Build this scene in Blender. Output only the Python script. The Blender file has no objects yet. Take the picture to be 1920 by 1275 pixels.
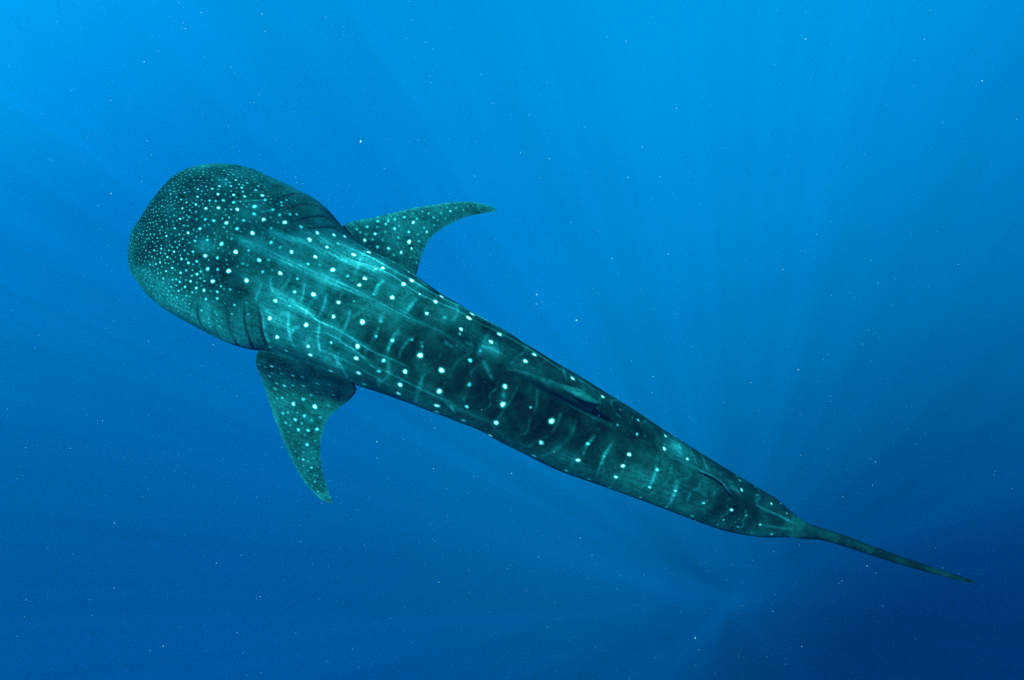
import bpy, math, random
import numpy as np

# ------------------------------------------------------------------ camera, water light, sun, exposure
scene = bpy.context.scene
col = scene.collection
CAM_ROT = [[0.928261, 0.196625, 0.315704], [0.0, 0.848831, -0.528664], [-0.371928, 0.490739, 0.787937]]
cam_data = bpy.data.cameras.new('camera')
cam_data.sensor_width = 36.0
cam_data.lens = 36.0 * 1144.0 / 1920.0
cam_data.clip_start = 0.05
cam_data.clip_end = 1000.0
cam = bpy.data.objects.new('camera', cam_data)
col.objects.link(cam)
from mathutils import Matrix, Vector
cam.matrix_world = Matrix.Translation((0.0, 0.0, -4.0)) @ Matrix(CAM_ROT).to_4x4()
scene.camera = cam

SUN_DIR = Vector([-0.05904, 0.14242, -0.98804])            # direction the light travels
sun_data = bpy.data.lights.new('sun', 'SUN')
sun_data.energy = 5.0
sun_data.angle = math.radians(0.8)
sun_data.color = (0.50, 1.0, 0.96)
sun = bpy.data.objects.new('sun', sun_data)
col.objects.link(sun)
sun.rotation_euler = SUN_DIR.to_track_quat('-Z', 'Y').to_euler()

scene.view_settings.view_transform = 'Standard'
scene.view_settings.look = 'None'
scene.view_settings.exposure = 0.6
scene.view_settings.gamma = 1.0
scene.view_settings.use_curve_mapping = False
scene.cycles.volume_bounces = 0
scene.cycles.max_bounces = 4
scene.cycles.transparent_max_bounces = 8
scene.cycles.use_adaptive_sampling = True
scene.cycles.adaptive_threshold = 0.01
scene.cycles.use_denoising = False


class Nodes:
    """small helper that writes node trees"""
    def __init__(self, tree):
        self.t = tree
        tree.nodes.clear()

    def __call__(self, kind, props=None, **inputs):
        n = self.t.nodes.new(kind)
        for k, v in (props or {}).items():
            setattr(n, k, v)
        for k, v in inputs.items():
            key = int(k[1:]) if k[0] == 'i' and k[1:].isdigit() else k.replace('_', ' ')
            if isinstance(v, bpy.types.NodeSocket):
                self.t.links.new(v, n.inputs[key])
            else:
                n.inputs[key].default_value = v
        return n

    def math(self, op, a, b=0.0, c=None, clamp=False):
        kw = dict(i0=a, i1=b)
        if c is not None:
            kw['i2'] = c
        return self('ShaderNodeMath', dict(operation=op, use_clamp=clamp), **kw).outputs[0]

    def ramp(self, fac, stops, interp='LINEAR'):
        n = self('ShaderNodeValToRGB', i0=fac)
        n.color_ramp.interpolation = interp
        el = n.color_ramp.elements
        while len(el) < len(stops):
            el.new(0.5)
        for e, (p, c) in zip(el, stops):
            e.position = p
            e.color = (*c, 1.0)
        return n.outputs[0]

    def mix(self, fac, a, b, blend='MIX'):
        n = self('ShaderNodeMix', dict(data_type='RGBA', blend_type=blend))
        for k, v in ((0, fac), (6, a), (7, b)):
            if isinstance(v, bpy.types.NodeSocket):
                self.t.links.new(v, n.inputs[k])
            else:
                n.inputs[k].default_value = v if k == 0 else (*v[:3], 1.0)
        return n.outputs[2]


# open water all round: bright towards the surface and the sunny side, dark towards the deep
world = bpy.data.worlds.new('World')
scene.world = world
world.use_nodes = True
N = Nodes(world.node_tree)
d = N('ShaderNodeTexCoord').outputs['Generated']
d = N('ShaderNodeVectorMath', dict(operation='NORMALIZE'), i0=d).outputs[0]
def dot(a, v):
    return N('ShaderNodeVectorMath', dict(operation='DOT_PRODUCT'), i0=a, i1=v).outputs['Value']
W_LIN = [0.35896136083446933, 0.0293908323559377, 0.09064342978569224, 0.2029639930117753]
W_QUAD = [[-0.12553977715681586, 0.004814163772090602, -0.02667796225845017], [0.004814163772090602, -0.09838886170700445, -0.13154633700682203], [-0.02667796225845017, -0.13154633700682203, 0.0]]
q = N('ShaderNodeCombineXYZ', i0=dot(d, W_QUAD[0]), i1=dot(d, W_QUAD[1]), i2=dot(d, W_QUAD[2])).outputs[0]
s = N.math('ADD', N.math('ADD', dot(d, W_LIN[1:]), W_LIN[0]), N('ShaderNodeVectorMath', dict(operation='DOT_PRODUCT'), i0=d, i1=q).outputs['Value'])
for axis, power, gain in [[[-0.7333207593540394, 0.6722106960745362, 0.10185010546583882], 14.0, 0.20703820146878138], [[0.22793744391408122, 0.08189375681841693, -0.970225562377288], 14.0, -0.0978702694036788], [[0.38188068609325987, 0.26619729790522734, -0.885045499652447], 12.0, -0.06399625957015528]]:          # glow towards the sunlit side, gloom over the deep
    lobe = N.math('POWER', N.math('MAXIMUM', dot(d, axis), 0.0), power)
    s = N.math('ADD', s, N.math('MULTIPLY', lobe, gain))
water_colour = N.ramp(s, [[0, [0.0, 0.0, 0.0]], [0.08, [0.0, 0.011705081714530375, 0.0256]], [0.15, [0.0, 0.05278537163856577, 0.09]], [0.22, [0.0, 0.10967077046357752, 0.1936]], [0.3, [0.0, 0.18396493849402126, 0.36]], [0.4, [0.0, 0.35240080229258797, 0.6400000000000001]], [0.5, [0.0, 0.5531820343114333, 1.0]], [0.6, [0.0, 0.7965821294084638, 1.44]], [0.7, [0.0, 1.0842367872504093, 1.9599999999999997]], [0.8, [0.0, 1.4161460078372694, 2.5600000000000005]], [0.9, [0.0, 1.792309791169044, 3.24]], [1.0, [0.0, 2.2127281372457333, 4.0]]])
bg = N('ShaderNodeBackground', Color=water_colour, Strength=1.0)
out = N('ShaderNodeOutputWorld', Surface=bg.outputs[0])

# ------------------------------------------------------------------ helpers
def material(name):
    m = bpy.data.materials.new(name)
    m.use_nodes = True
    return m, Nodes(m.node_tree)

def mesh_object(name, verts, quads=None, tris=None, mat=None, parent=None, smooth=True):
    me = bpy.data.meshes.new(name)
    verts = np.asarray(verts, np.float32)
    faces = []
    nl = 0
    quads = np.zeros((0, 4), np.int32) if quads is None else np.asarray(quads, np.int32)
    tris = np.zeros((0, 3), np.int32) if tris is None else np.asarray(tris, np.int32)
    loops = np.concatenate([quads.ravel(), tris.ravel()])
    starts = np.concatenate([np.arange(len(quads)) * 4, len(quads) * 4 + np.arange(len(tris)) * 3])
    me.vertices.add(len(verts))
    me.vertices.foreach_set('co', verts.ravel())
    me.loops.add(len(loops))
    me.loops.foreach_set('vertex_index', loops)
    me.polygons.add(len(starts))
    me.polygons.foreach_set('loop_start', starts.astype(np.int32))
    me.update(calc_edges=True)
    me.polygons.foreach_set('use_smooth', np.full(len(starts), smooth))
    if mat:
        me.materials.append(mat)
    o = bpy.data.objects.new(name, me)
    col.objects.link(o)
    o.parent = parent
    return o

# ------------------------------------------------------------------ water surface overhead and the water itself
m_surf, N = material('rippled_surface')  # unseen sheet; light and dark put into its tint shape the sun shafts
pos = N('ShaderNodeVectorMath', dict(operation='ADD'), i0=N('ShaderNodeNewGeometry').outputs['Position'], i1=[3.2, 72.3, 38.6]).outputs[0]
n1 = N('ShaderNodeTexNoise', Vector=pos, Scale=1.15, Detail=2.5, Roughness=0.58, Distortion=0.5).outputs[0]
n2 = N('ShaderNodeTexNoise', Vector=N('ShaderNodeVectorMath', dict(operation='ADD'), i0=pos, i1=[-22.5, 38.8, 15.9]).outputs[0], Scale=0.07, Detail=1.0).outputs[0]
focus = N('ShaderNodeMapRange', dict(interpolation_type='SMOOTHSTEP'), i0=n1, i1=0.42, i2=0.68, i3=0.03, i4=3.0).outputs[0]
broad_shade = N('ShaderNodeMapRange', i0=n2, i1=0.3, i2=0.7, i3=[0.15, 1.5][0], i4=[0.15, 1.5][1]).outputs[0]  # broad dimming added to the sheet, placed to darken part of the water
lit = N.math('MULTIPLY', focus, broad_shade)
# made-up smooth patch, added so the sun lights the animal's back evenly
wpos = N('ShaderNodeVectorMath', dict(operation='SUBTRACT'), i0=N('ShaderNodeNewGeometry').outputs['Position'], i1=(-1.73, 1.46, 0.0)).outputs[0]
along = N('ShaderNodeVectorMath', dict(operation='DOT_PRODUCT'), i0=wpos, i1=(0.904 / 3.2, -0.427 / 3.2, 0.0)).outputs['Value']
across = N('ShaderNodeVectorMath', dict(operation='DOT_PRODUCT'), i0=wpos, i1=(0.427 / 1.7, 0.904 / 1.7, 0.0)).outputs['Value']
rad = N.math('SQRT', N.math('ADD', N.math('MULTIPLY', along, along), N.math('MULTIPLY', across, across)))
even_patch = N('ShaderNodeMapRange', dict(interpolation_type='SMOOTHSTEP'), i0=rad, i1=0.95, i2=1.5, i3=0.72, i4=0.0).outputs[0]
lit = N.math('ADD', N.math('MULTIPLY', lit, N.math('SUBTRACT', 1.0, even_patch)), N.math('MULTIPLY', even_patch, 1.25))
N('ShaderNodeOutputMaterial', Surface=N('ShaderNodeBsdfTransparent', Color=N('ShaderNodeCombineColor', i0=lit, i1=lit, i2=lit).outputs[0]).outputs[0])
k = 120
gx, gy = np.meshgrid(np.linspace(-100, 100, k), np.linspace(-100, 100, k), indexing='ij')
gz = 0.05 * np.sin(gx * 1.3 + gy * 0.4) + 0.04 * np.sin(gy * 1.1 - gx * 0.7) + 0.03 * np.sin(gx * 0.5 + 2.0)
idx = np.arange(k * k).reshape(k, k)
q = np.stack([idx[:-1, :-1], idx[1:, :-1], idx[1:, 1:], idx[:-1, 1:]], -1).reshape(-1, 4)
surface = mesh_object('water_surface', np.stack([gx, gy, gz], -1).reshape(-1, 3), q, mat=m_surf)
surface['kind'] = 'structure'
surface['label'] = 'rippled sea surface high above the whale shark'

m_haze, N = material('sea_water')
vol = N('ShaderNodeVolumePrincipled', Color=[0.0, 0.25, 0.9, 1], Density=0.0092, Anisotropy=0.12)
N('ShaderNodeOutputMaterial', Volume=vol.outputs[0])
b = 60.0
lo, hi = -64.0, -3.6
hv = [(x, y, z) for z in (lo, hi) for y in (-b, b) for x in (-b, b)]
hq = [(0, 2, 3, 1), (4, 5, 7, 6), (0, 1, 5, 4), (2, 6, 7, 3), (0, 4, 6, 2), (1, 3, 7, 5)]
haze = mesh_object('haze', hv, hq, mat=m_haze, smooth=False)
haze['kind'] = 'stuff'
haze['label'] = 'hazy blue sea water around the whale shark'

# ------------------------------------------------------------------ the whale shark: shape
def hermite(x, X, Y):
    """smooth interpolation of the table Y(X) at x"""
    X = np.asarray(X, float); Y = np.asarray(Y, float)
    m = np.gradient(Y, X, axis=0)
    k = np.clip(np.searchsorted(X, x, side='right') - 1, 0, len(X) - 2)
    h = X[k + 1] - X[k]; t = (x - X[k]) / h
    if Y.ndim > 1:
        h = h[..., None]; t = t[..., None]
    t2 = t * t; t3 = t2 * t
    return ((2*t3 - 3*t2 + 1) * Y[k] + (t3 - 2*t2 + t) * h * m[k]
            + (3*t2 - 2*t3) * Y[k + 1] + (t3 - t2) * h * m[k + 1])


def unit(v):
    return v / np.maximum(np.linalg.norm(v, axis=-1, keepdims=True), 1e-9)


def body_frame(u, T):
    """centre, tangent, lateral (towards the shark's right) and dorsal axis of the section at u"""
    C = hermite(u, T['u'], T['C'])
    t = unit(hermite(u, T['u'], T['D']))
    up = np.broadcast_to(np.array([0.0, 0.0, 1.0]), t.shape)
    d0 = unit(up - (up * t).sum(-1, keepdims=True) * t)
    l0 = np.cross(d0, t)
    r = np.radians(hermite(u, T['u'], T['roll']))[..., None]
    d = d0 * np.cos(r) + l0 * np.sin(r)
    return C, t, np.cross(d, t), d


def surf(u, th, T):
    """point of the shark's skin at u along the body (0 snout, 1 tail) and angle th (90 deg = back)"""
    C, t, l, d = body_frame(u, T)
    a = hermite(u, T['u'], T['a']); hd = hermite(u, T['u'], T['hd']); hv = hermite(u, T['u'], T['hv'])
    n = 2.0 / hermite(u, T['u'], T['n'])
    c, s = np.cos(th), np.sin(th)
    y = a * np.sign(c) * np.abs(c) ** n
    z = np.where(s > 0, hd, hv) * np.sign(s) * np.abs(s) ** n
    return C + l * y[..., None] + d * z[..., None]


TABLE = {k: np.array(v, float) for k, v in {"u": [0.0, 0.0233, 0.0465, 0.0698, 0.093, 0.1163, 0.1395, 0.1628, 0.186, 0.2093, 0.2326, 0.2558, 0.2791, 0.3023, 0.3256, 0.3488, 0.3721, 0.3953, 0.4186, 0.4419, 0.4651, 0.4884, 0.5116, 0.5349, 0.5581, 0.5814, 0.6047, 0.6279, 0.6512, 0.6744, 0.6977, 0.7209, 0.7442, 0.7674, 0.7907, 0.814, 0.8372, 0.8605, 0.8837, 0.907, 0.9302, 0.9535, 0.9767, 1.0],
    "C": [[-2.5237, -0.326, -0.0847],
    [-2.4998, -0.3159, -0.0819],
    [-2.4592, -0.2735, -0.0707],
    [-2.4176, -0.176, -0.0435],
    [-2.3387, -0.0988, -0.021],
    [-2.2402, -0.0447, -0.0053],
    [-2.1272, -0.0007, 0.0078],
    [-2.0034, 0.02, 0.0138],
    [-1.8736, 0.022, 0.0139],
    [-1.7422, 0.0229, 0.0134],
    [-1.6088, 0.0221, 0.0124],
    [-1.4732, 0.0239, 0.0123],
    [-1.3354, 0.0191, 0.01],
    [-1.1956, 0.0102, 0.0065],
    [-1.0542, -0.0023, 0.0018],
    [-0.9111, -0.0044, 0.0006],
    [-0.7667, -0.0015, 0.0011],
    [-0.6208, -0.0007, 0.0009],
    [-0.4735, -0.005, -0.0009],
    [-0.325, -0.0076, -0.002],
    [-0.1752, -0.0096, -0.0029],
    [-0.0245, -0.0059, -0.0019],
    [0.1275, -0.0098, -0.0032],
    [0.2805, -0.0026, -0.0009],
    [0.4345, -0.0019, -0.0007],
    [0.5896, -0.0052, -0.0017],
    [0.7454, -0.0157, -0.0049],
    [0.9023, -0.0247, -0.0077],
    [1.0602, -0.0288, -0.0087],
    [1.219, -0.0358, -0.0107],
    [1.3788, -0.0411, -0.012],
    [1.5397, -0.0379, -0.0104],
    [1.7014, -0.0356, -0.0091],
    [1.864, -0.038, -0.0093],
    [2.0274, -0.0397, -0.0092],
    [2.1916, -0.0391, -0.0083],
    [2.3568, -0.0391, -0.0075],
    [2.5229, -0.0397, -0.0068],
    [2.6896, -0.0368, -0.0049],
    [2.857, -0.0331, -0.0027],
    [3.0244, -0.0214, 0.002],
    [3.1916, -0.0004, 0.0098],
    [3.359, 0.0208, 0.0177],
    [3.5297, 0.0336, 0.0231]],
    "D": [[0.8817, 0.4539, 0.1285],
    [0.8889, 0.4407, 0.1248],
    [0.9112, 0.3963, 0.1122],
    [0.9449, 0.3151, 0.089],
    [0.9548, 0.286, 0.0809],
    [0.9697, 0.2352, 0.0658],
    [0.9892, 0.142, 0.0376],
    [0.9966, 0.0804, 0.019],
    [0.9984, 0.0556, 0.0113],
    [0.9996, 0.029, 0.0033],
    [0.9996, 0.0264, 0.0028],
    [0.9998, 0.0223, 0.0019],
    [0.9999, 0.0116, -0.0011],
    [1.0, -0.003, -0.0053],
    [0.9999, -0.008, -0.0065],
    [1.0, -0.001, -0.0038],
    [1.0, 0.0071, -0.0007],
    [0.9999, 0.0102, 0.0007],
    [0.9999, 0.0101, 0.0011],
    [0.9999, 0.0128, 0.0024],
    [0.9999, 0.0139, 0.0032],
    [1.0, 0.0082, 0.0018],
    [1.0, -0.0041, -0.0018],
    [0.9998, -0.0173, -0.0057],
    [0.9996, -0.0262, -0.0082],
    [0.9995, -0.0306, -0.0092],
    [0.9995, -0.0309, -0.0089],
    [0.9993, -0.035, -0.0098],
    [0.9992, -0.0391, -0.0107],
    [0.9992, -0.0378, -0.0099],
    [0.9995, -0.0311, -0.0074],
    [0.9997, -0.0222, -0.004],
    [0.9999, -0.0168, -0.0019],
    [0.9999, -0.0109, 0.0004],
    [1.0, -0.0041, 0.003],
    [1.0, 0.0033, 0.0058],
    [0.9999, 0.0101, 0.0084],
    [0.9998, 0.017, 0.011],
    [0.9996, 0.0242, 0.0137],
    [0.9996, 0.0228, 0.0137],
    [0.9999, 0.0081, 0.0095],
    [0.996, 0.0834, 0.0333],
    [0.9722, 0.2211, 0.0764],
    [0.9638, 0.2523, 0.0863]],
    "a": [0.001, 0.1913, 0.2825, 0.4039, 0.5276, 0.5996, 0.6455, 0.6735, 0.6804, 0.6851, 0.6865, 0.684, 0.6569, 0.6042, 0.5702, 0.5496, 0.5424, 0.5353, 0.5226, 0.4984, 0.4777, 0.4654, 0.4482, 0.4415, 0.429, 0.4127, 0.4101, 0.4037, 0.3997, 0.3959, 0.3854, 0.3701, 0.3538, 0.3348, 0.3164, 0.3017, 0.2864, 0.2704, 0.2564, 0.2394, 0.2139, 0.1782, 0.1209, 0.0607],
    "hd": [0.0006, 0.1177, 0.1706, 0.2377, 0.3011, 0.334, 0.3552, 0.3657, 0.3729, 0.3851, 0.3956, 0.404, 0.3976, 0.3746, 0.3736, 0.3796, 0.3941, 0.4081, 0.4173, 0.416, 0.4093, 0.408, 0.4019, 0.4047, 0.4018, 0.3947, 0.4005, 0.4023, 0.3997, 0.3959, 0.3854, 0.3701, 0.3538, 0.3348, 0.3164, 0.3017, 0.2864, 0.2704, 0.2564, 0.2394, 0.2139, 0.2164, 0.1808, 0.1335],
    "hv": [0.0004, 0.0856, 0.1248, 0.1754, 0.2244, 0.2518, 0.2711, 0.2829, 0.2913, 0.3028, 0.3132, 0.3219, 0.3188, 0.302, 0.3033, 0.3101, 0.3237, 0.3369, 0.3461, 0.3464, 0.342, 0.3418, 0.3375, 0.3407, 0.3391, 0.3339, 0.3396, 0.3419, 0.3418, 0.341, 0.3344, 0.3235, 0.3115, 0.2969, 0.2825, 0.2713, 0.2628, 0.2534, 0.2452, 0.2336, 0.2129, 0.2164, 0.1808, 0.1335],
    "roll": [0.37, 0.37, 0.37, 0.37, 0.37, 0.36, 0.36, 0.27, 0.21, 0.06, 0.4, 1.29, 3.05, 5.35, 7.44, 8.68, 9.11, 9.29, 9.69, 10.18, 10.57, 10.31, 9.89, 9.04, 8.35, 7.55, 6.81, 6.23, 6.03, 6.3, 6.91, 7.88, 9.31, 11.24, 13.31, 14.9, 15.5, 14.46, 11.7, 7.5, 2.37, -2.75, -7.88, -13.0],
    "n": [2.3, 2.302, 2.308, 2.316, 2.325, 2.334, 2.345, 2.345, 2.333, 2.322, 2.311, 2.299, 2.287, 2.275, 2.263, 2.251, 2.233, 2.215, 2.196, 2.178, 2.159, 2.141, 2.122, 2.103, 2.096, 2.091, 2.086, 2.081, 2.076, 2.071, 2.066, 2.061, 2.056, 2.051, 2.046, 2.041, 2.035, 2.03, 2.025, 2.02, 2.015, 2.01, 2.005, 2.0]}.items()}
# markings: (u along the body, angle around it, radius mm, brightness)
SPOTS = [[0.1357, 1.595, 11.1, 1.0],
    [0.1546, 1.709, 15.8, 1.0],
    [0.1346, 1.697, 11.9, 0.8],
    [0.1324, 1.504, 12.0, 0.9],
    [0.1335, 1.432, 10.8, 0.8],
    [0.1457, 1.444, 12.8, 0.95],
    [0.1591, 1.456, 16.1, 1.0],
    [0.1724, 1.402, 18.1, 1.0],
    [0.1624, 1.251, 16.3, 0.95],
    [0.158, 1.131, 13.5, 0.75],
    [0.1524, 1.197, 13.5, 0.7],
    [0.1446, 1.185, 11.4, 0.55],
    [0.1379, 1.239, 12.2, 0.7],
    [0.1257, 1.293, 11.3, 0.6],
    [0.1424, 1.348, 14.1, 0.65],
    [0.1435, 1.263, 11.0, 0.5],
    [0.1491, 1.378, 12.1, 0.45],
    [0.158, 1.36, 16.1, 0.55],
    [0.1646, 1.342, 16.2, 0.45],
    [0.1724, 1.299, 18.2, 0.55],
    [0.1257, 1.396, 12.1, 0.6],
    [0.139, 1.462, 12.0, 0.4],
    [0.1424, 1.517, 12.0, 0.5],
    [0.1502, 1.517, 12.8, 0.55],
    [0.1457, 1.571, 13.1, 0.6],
    [0.1446, 1.649, 13.1, 0.6],
    [0.1657, 1.631, 17.9, 0.8],
    [0.1657, 1.553, 17.2, 0.55],
    [0.1758, 1.535, 20.0, 0.6],
    [0.1913, 1.504, 22.0, 0.85],
    [0.1557, 1.571, 15.9, 0.35],
    [0.1257, 1.571, 11.2, 0.75],
    [0.1179, 1.613, 9.6, 0.6],
    [0.1268, 1.794, 11.8, 0.8],
    [0.1446, 1.752, 11.8, 0.6],
    [0.168, 1.758, 15.0, 0.65],
    [0.1624, 1.8, 13.8, 0.4],
    [0.1813, 1.697, 15.8, 0.6],
    [0.2002, 1.673, 20.6, 0.65],
    [0.1891, 1.854, 19.7, 1.0],
    [0.2047, 1.818, 15.8, 0.5],
    [0.1724, 1.872, 14.9, 0.65],
    [0.1613, 1.896, 11.8, 0.6],
    [0.1479, 1.957, 14.1, 0.8],
    [0.1513, 1.86, 11.8, 0.5],
    [0.1435, 1.842, 10.6, 0.55],
    [0.1379, 1.896, 9.8, 0.55],
    [0.1257, 1.957, 11.8, 0.7],
    [0.1135, 1.993, 11.8, 0.6],
    [0.1413, 2.047, 11.8, 0.75],
    [0.1624, 2.005, 15.7, 0.7],
    [0.099, 1.836, 8.7, 0.55],
    [0.0923, 1.776, 8.8, 0.5],
    [0.1135, 1.728, 9.9, 0.5],
    [0.1068, 1.878, 8.7, 0.5],
    [0.0979, 2.011, 9.9, 0.55],
    [0.1046, 1.649, 9.2, 0.5],
    [0.0968, 1.619, 8.8, 0.5],
    [0.1168, 1.462, 10.0, 0.5],
    [0.1224, 1.51, 10.0, 0.55],
    [0.1123, 1.504, 8.0, 0.45],
    [0.1591, 0.986, 13.6, 0.6],
    [0.1613, 0.841, 12.5, 0.6],
    [0.1691, 0.938, 13.7, 0.6],
    [0.1691, 1.07, 13.6, 0.6],
    [0.1813, 1.016, 15.7, 0.65],
    [0.1758, 0.986, 11.6, 0.5],
    [0.1824, 0.895, 13.8, 0.55],
    [0.1791, 1.173, 16.4, 0.85],
    [0.1913, 1.125, 17.6, 0.65],
    [0.208, 0.992, 18.6, 0.8],
    [0.1969, 0.95, 17.9, 0.55],
    [0.1958, 0.859, 14.6, 0.5],
    [0.1846, 1.263, 20.3, 0.5],
    [0.1858, 1.07, 16.5, 0.4],
    [0.2147, 1.04, 20.6, 0.5],
    [0.2091, 1.197, 24.5, 0.6],
    [0.1935, 1.324, 20.3, 0.9],
    [0.2147, 1.287, 20.3, 0.5],
    [0.2314, 1.125, 16.4, 0.55],
    [0.2291, 1.299, 20.3, 0.95],
    [0.2536, 1.221, 22.5, 0.95],
    [0.208, 1.408, 18.1, 0.45],
    [0.2069, 1.51, 20.0, 0.55],
    [0.2269, 1.486, 22.1, 1.0],
    [0.2436, 1.36, 20.2, 0.3],
    [0.2425, 1.155, 20.5, 0.4],
    [0.2525, 1.082, 18.6, 0.4],
    [0.2592, 1.028, 16.6, 0.4],
    [0.2336, 0.956, 14.6, 0.5],
    [0.2369, 1.004, 14.5, 0.4],
    [0.2369, 0.871, 12.6, 0.45],
    [0.2536, 1.498, 20.1, 0.6],
    [0.2659, 1.504, 20.1, 0.35],
    [0.2892, 1.245, 24.7, 1.0],
    [0.2914, 1.082, 20.9, 0.9],
    [0.2725, 1.161, 20.6, 0.5],
    [0.2803, 1.492, 20.2, 1.0],
    [0.3059, 1.396, 19.7, 0.9],
    [0.2214, 1.685, 21.8, 1.0],
    [0.2525, 1.673, 21.8, 0.75],
    [0.2347, 1.625, 15.9, 0.4],
    [0.208, 1.595, 13.9, 0.3],
    [0.2625, 1.637, 15.9, 0.4],
    [0.1735, 2.011, 15.7, 0.7],
    [0.1824, 1.951, 15.7, 0.6],
    [0.2002, 1.975, 16.9, 0.75],
    [0.2125, 1.933, 15.7, 0.45],
    [0.2258, 1.896, 21.6, 1.0],
    [0.2136, 2.083, 18.8, 0.9],
    [0.1902, 2.089, 15.7, 0.75],
    [0.1691, 2.168, 14.9, 0.65],
    [0.1546, 2.156, 12.5, 0.75],
    [0.1468, 2.234, 11.8, 0.65],
    [0.1313, 2.144, 11.8, 0.65],
    [0.1235, 2.18, 11.8, 0.6],
    [0.1112, 2.21, 11.8, 0.6],
    [0.1413, 2.132, 10.2, 0.4],
    [0.1746, 2.107, 13.7, 0.5],
    [0.1846, 2.138, 12.6, 0.5],
    [0.1858, 2.21, 14.9, 0.75],
    [0.1724, 2.288, 13.7, 0.65],
    [0.1613, 2.306, 11.8, 0.55],
    [0.1457, 2.355, 11.8, 0.6],
    [0.1324, 2.312, 10.2, 0.5],
    [0.1146, 2.373, 10.3, 0.5],
    [0.1034, 2.409, 9.1, 0.5],
    [0.1813, 2.319, 13.8, 0.65],
    [0.1969, 2.258, 14.9, 0.75],
    [0.208, 2.24, 15.7, 0.75],
    [0.2247, 2.18, 15.7, 0.55],
    [0.228, 2.264, 13.8, 0.65],
    [0.2147, 2.343, 12.6, 0.6],
    [0.1935, 2.343, 12.6, 0.55],
    [0.1746, 2.421, 12.6, 0.6],
    [0.1624, 2.421, 11.8, 0.55],
    [0.1546, 2.481, 11.8, 0.45],
    [0.139, 2.481, 11.0, 0.45],
    [0.1657, 2.56, 11.9, 0.5],
    [0.1746, 2.542, 11.9, 0.5],
    [0.1869, 2.439, 12.6, 0.5],
    [0.1835, 2.53, 13.0, 0.45],
    [0.1947, 2.542, 11.9, 0.45],
    [0.1502, 2.608, 11.1, 0.4],
    [0.1435, 2.686, 11.1, 0.45],
    [0.1591, 2.674, 11.1, 0.45],
    [0.168, 2.753, 11.2, 0.45],
    [0.1758, 2.662, 11.1, 0.4],
    [0.1891, 2.638, 11.1, 0.45],
    [0.2136, 2.548, 11.9, 0.55],
    [0.2258, 2.638, 11.9, 0.45],
    [0.2291, 2.795, 12.0, 0.5],
    [0.2191, 2.729, 12.0, 0.45],
    [0.2347, 2.499, 11.9, 0.4],
    [0.2013, 2.747, 12.0, 0.45],
    [0.1924, 2.861, 10.5, 0.45],
    [0.2414, 2.698, 13.2, 0.4],
    [0.2369, 2.608, 10.7, 0.35],
    [0.2269, 2.729, 11.2, 0.45],
    [0.1947, 2.186, 11.8, 0.4],
    [0.2036, 2.126, 11.8, 0.4],
    [0.2258, 2.095, 11.8, 0.45],
    [0.2514, 1.921, 21.6, 1.0],
    [0.2636, 1.77, 15.8, 0.5],
    [0.2825, 1.716, 19.9, 1.0],
    [0.2937, 2.053, 21.8, 0.8],
    [0.3081, 1.86, 18.0, 0.75],
    [0.3115, 2.065, 13.9, 0.6],
    [0.297, 2.325, 21.8, 0.95],
    [0.3137, 2.644, 22.1, 0.95],
    [0.3393, 2.264, 23.9, 1.0],
    [0.3515, 2.644, 22.1, 0.9],
    [0.238, 2.089, 13.7, 0.4],
    [0.2514, 2.258, 11.8, 0.55],
    [0.2525, 2.397, 11.0, 0.45],
    [0.3026, 1.697, 16.1, 0.45],
    [0.3037, 1.517, 16.3, 0.6],
    [0.3081, 2.97, 16.3, 0.5],
    [0.3281, 2.94, 20.4, 0.5],
    [0.2369, 1.764, 17.8, 0.3],
    [0.2714, 2.331, 10.2, 0.4],
    [0.2636, 2.18, 11.0, 0.3],
    [0.3137, 1.728, 12.1, 0.3],
    [0.2725, 1.716, 11.9, 0.35],
    [0.307, 0.883, 21.3, 0.85],
    [0.317, 0.702, 21.6, 0.9],
    [0.3103, 1.173, 18.8, 0.95],
    [0.3426, 1.01, 25.4, 1.0],
    [0.3548, 0.696, 28.2, 0.95],
    [0.3326, 1.432, 24.7, 1.0],
    [0.3726, 1.354, 20.7, 1.0],
    [0.3715, 1.48, 18.5, 1.0],
    [0.3771, 1.106, 13.9, 0.95],
    [0.3838, 0.998, 23.3, 0.95],
    [0.4138, 1.438, 23.9, 1.0],
    [0.3293, 1.8, 24.1, 1.0],
    [0.3604, 1.782, 20.1, 0.95],
    [0.3637, 1.999, 18.8, 1.0],
    [0.3526, 1.426, 18.5, 0.4],
    [0.3181, 0.986, 21.2, 0.5],
    [0.3882, 0.558, 26.4, 0.85],
    [0.3159, 1.456, 16.4, 0.3],
    [0.3915, 1.354, 16.5, 0.35],
    [0.3927, 1.517, 18.4, 0.35],
    [0.376, 1.691, 16.2, 0.25],
    [0.3971, 1.915, 25.3, 1.0],
    [0.3571, 2.831, 24.4, 0.9],
    [0.3749, 2.409, 16.0, 0.65],
    [0.4049, 2.294, 24.8, 1.0],
    [0.4093, 2.505, 24.9, 0.95],
    [0.4182, 2.795, 28.6, 0.75],
    [0.3849, 3.09, 29.1, 0.6],
    [0.4283, 3.096, 29.3, 0.5],
    [0.4394, 2.367, 21.4, 0.7],
    [0.4394, 2.596, 24.4, 0.55],
    [0.4683, 2.735, 28.8, 0.9],
    [0.4705, 3.006, 29.3, 0.7],
    [0.4672, 2.421, 24.4, 0.95],
    [0.4383, 1.999, 22.1, 0.65],
    [0.4194, 2.035, 16.0, 0.4],
    [0.416, 1.794, 18.1, 0.3],
    [0.475, 2.047, 26.3, 1.0],
    [0.4171, 1.113, 27.4, 1.0],
    [0.4227, 0.901, 30.0, 1.0],
    [0.4616, 1.052, 27.6, 0.95],
    [0.465, 0.751, 30.5, 0.9],
    [0.5061, 0.95, 30.1, 0.95],
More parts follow.
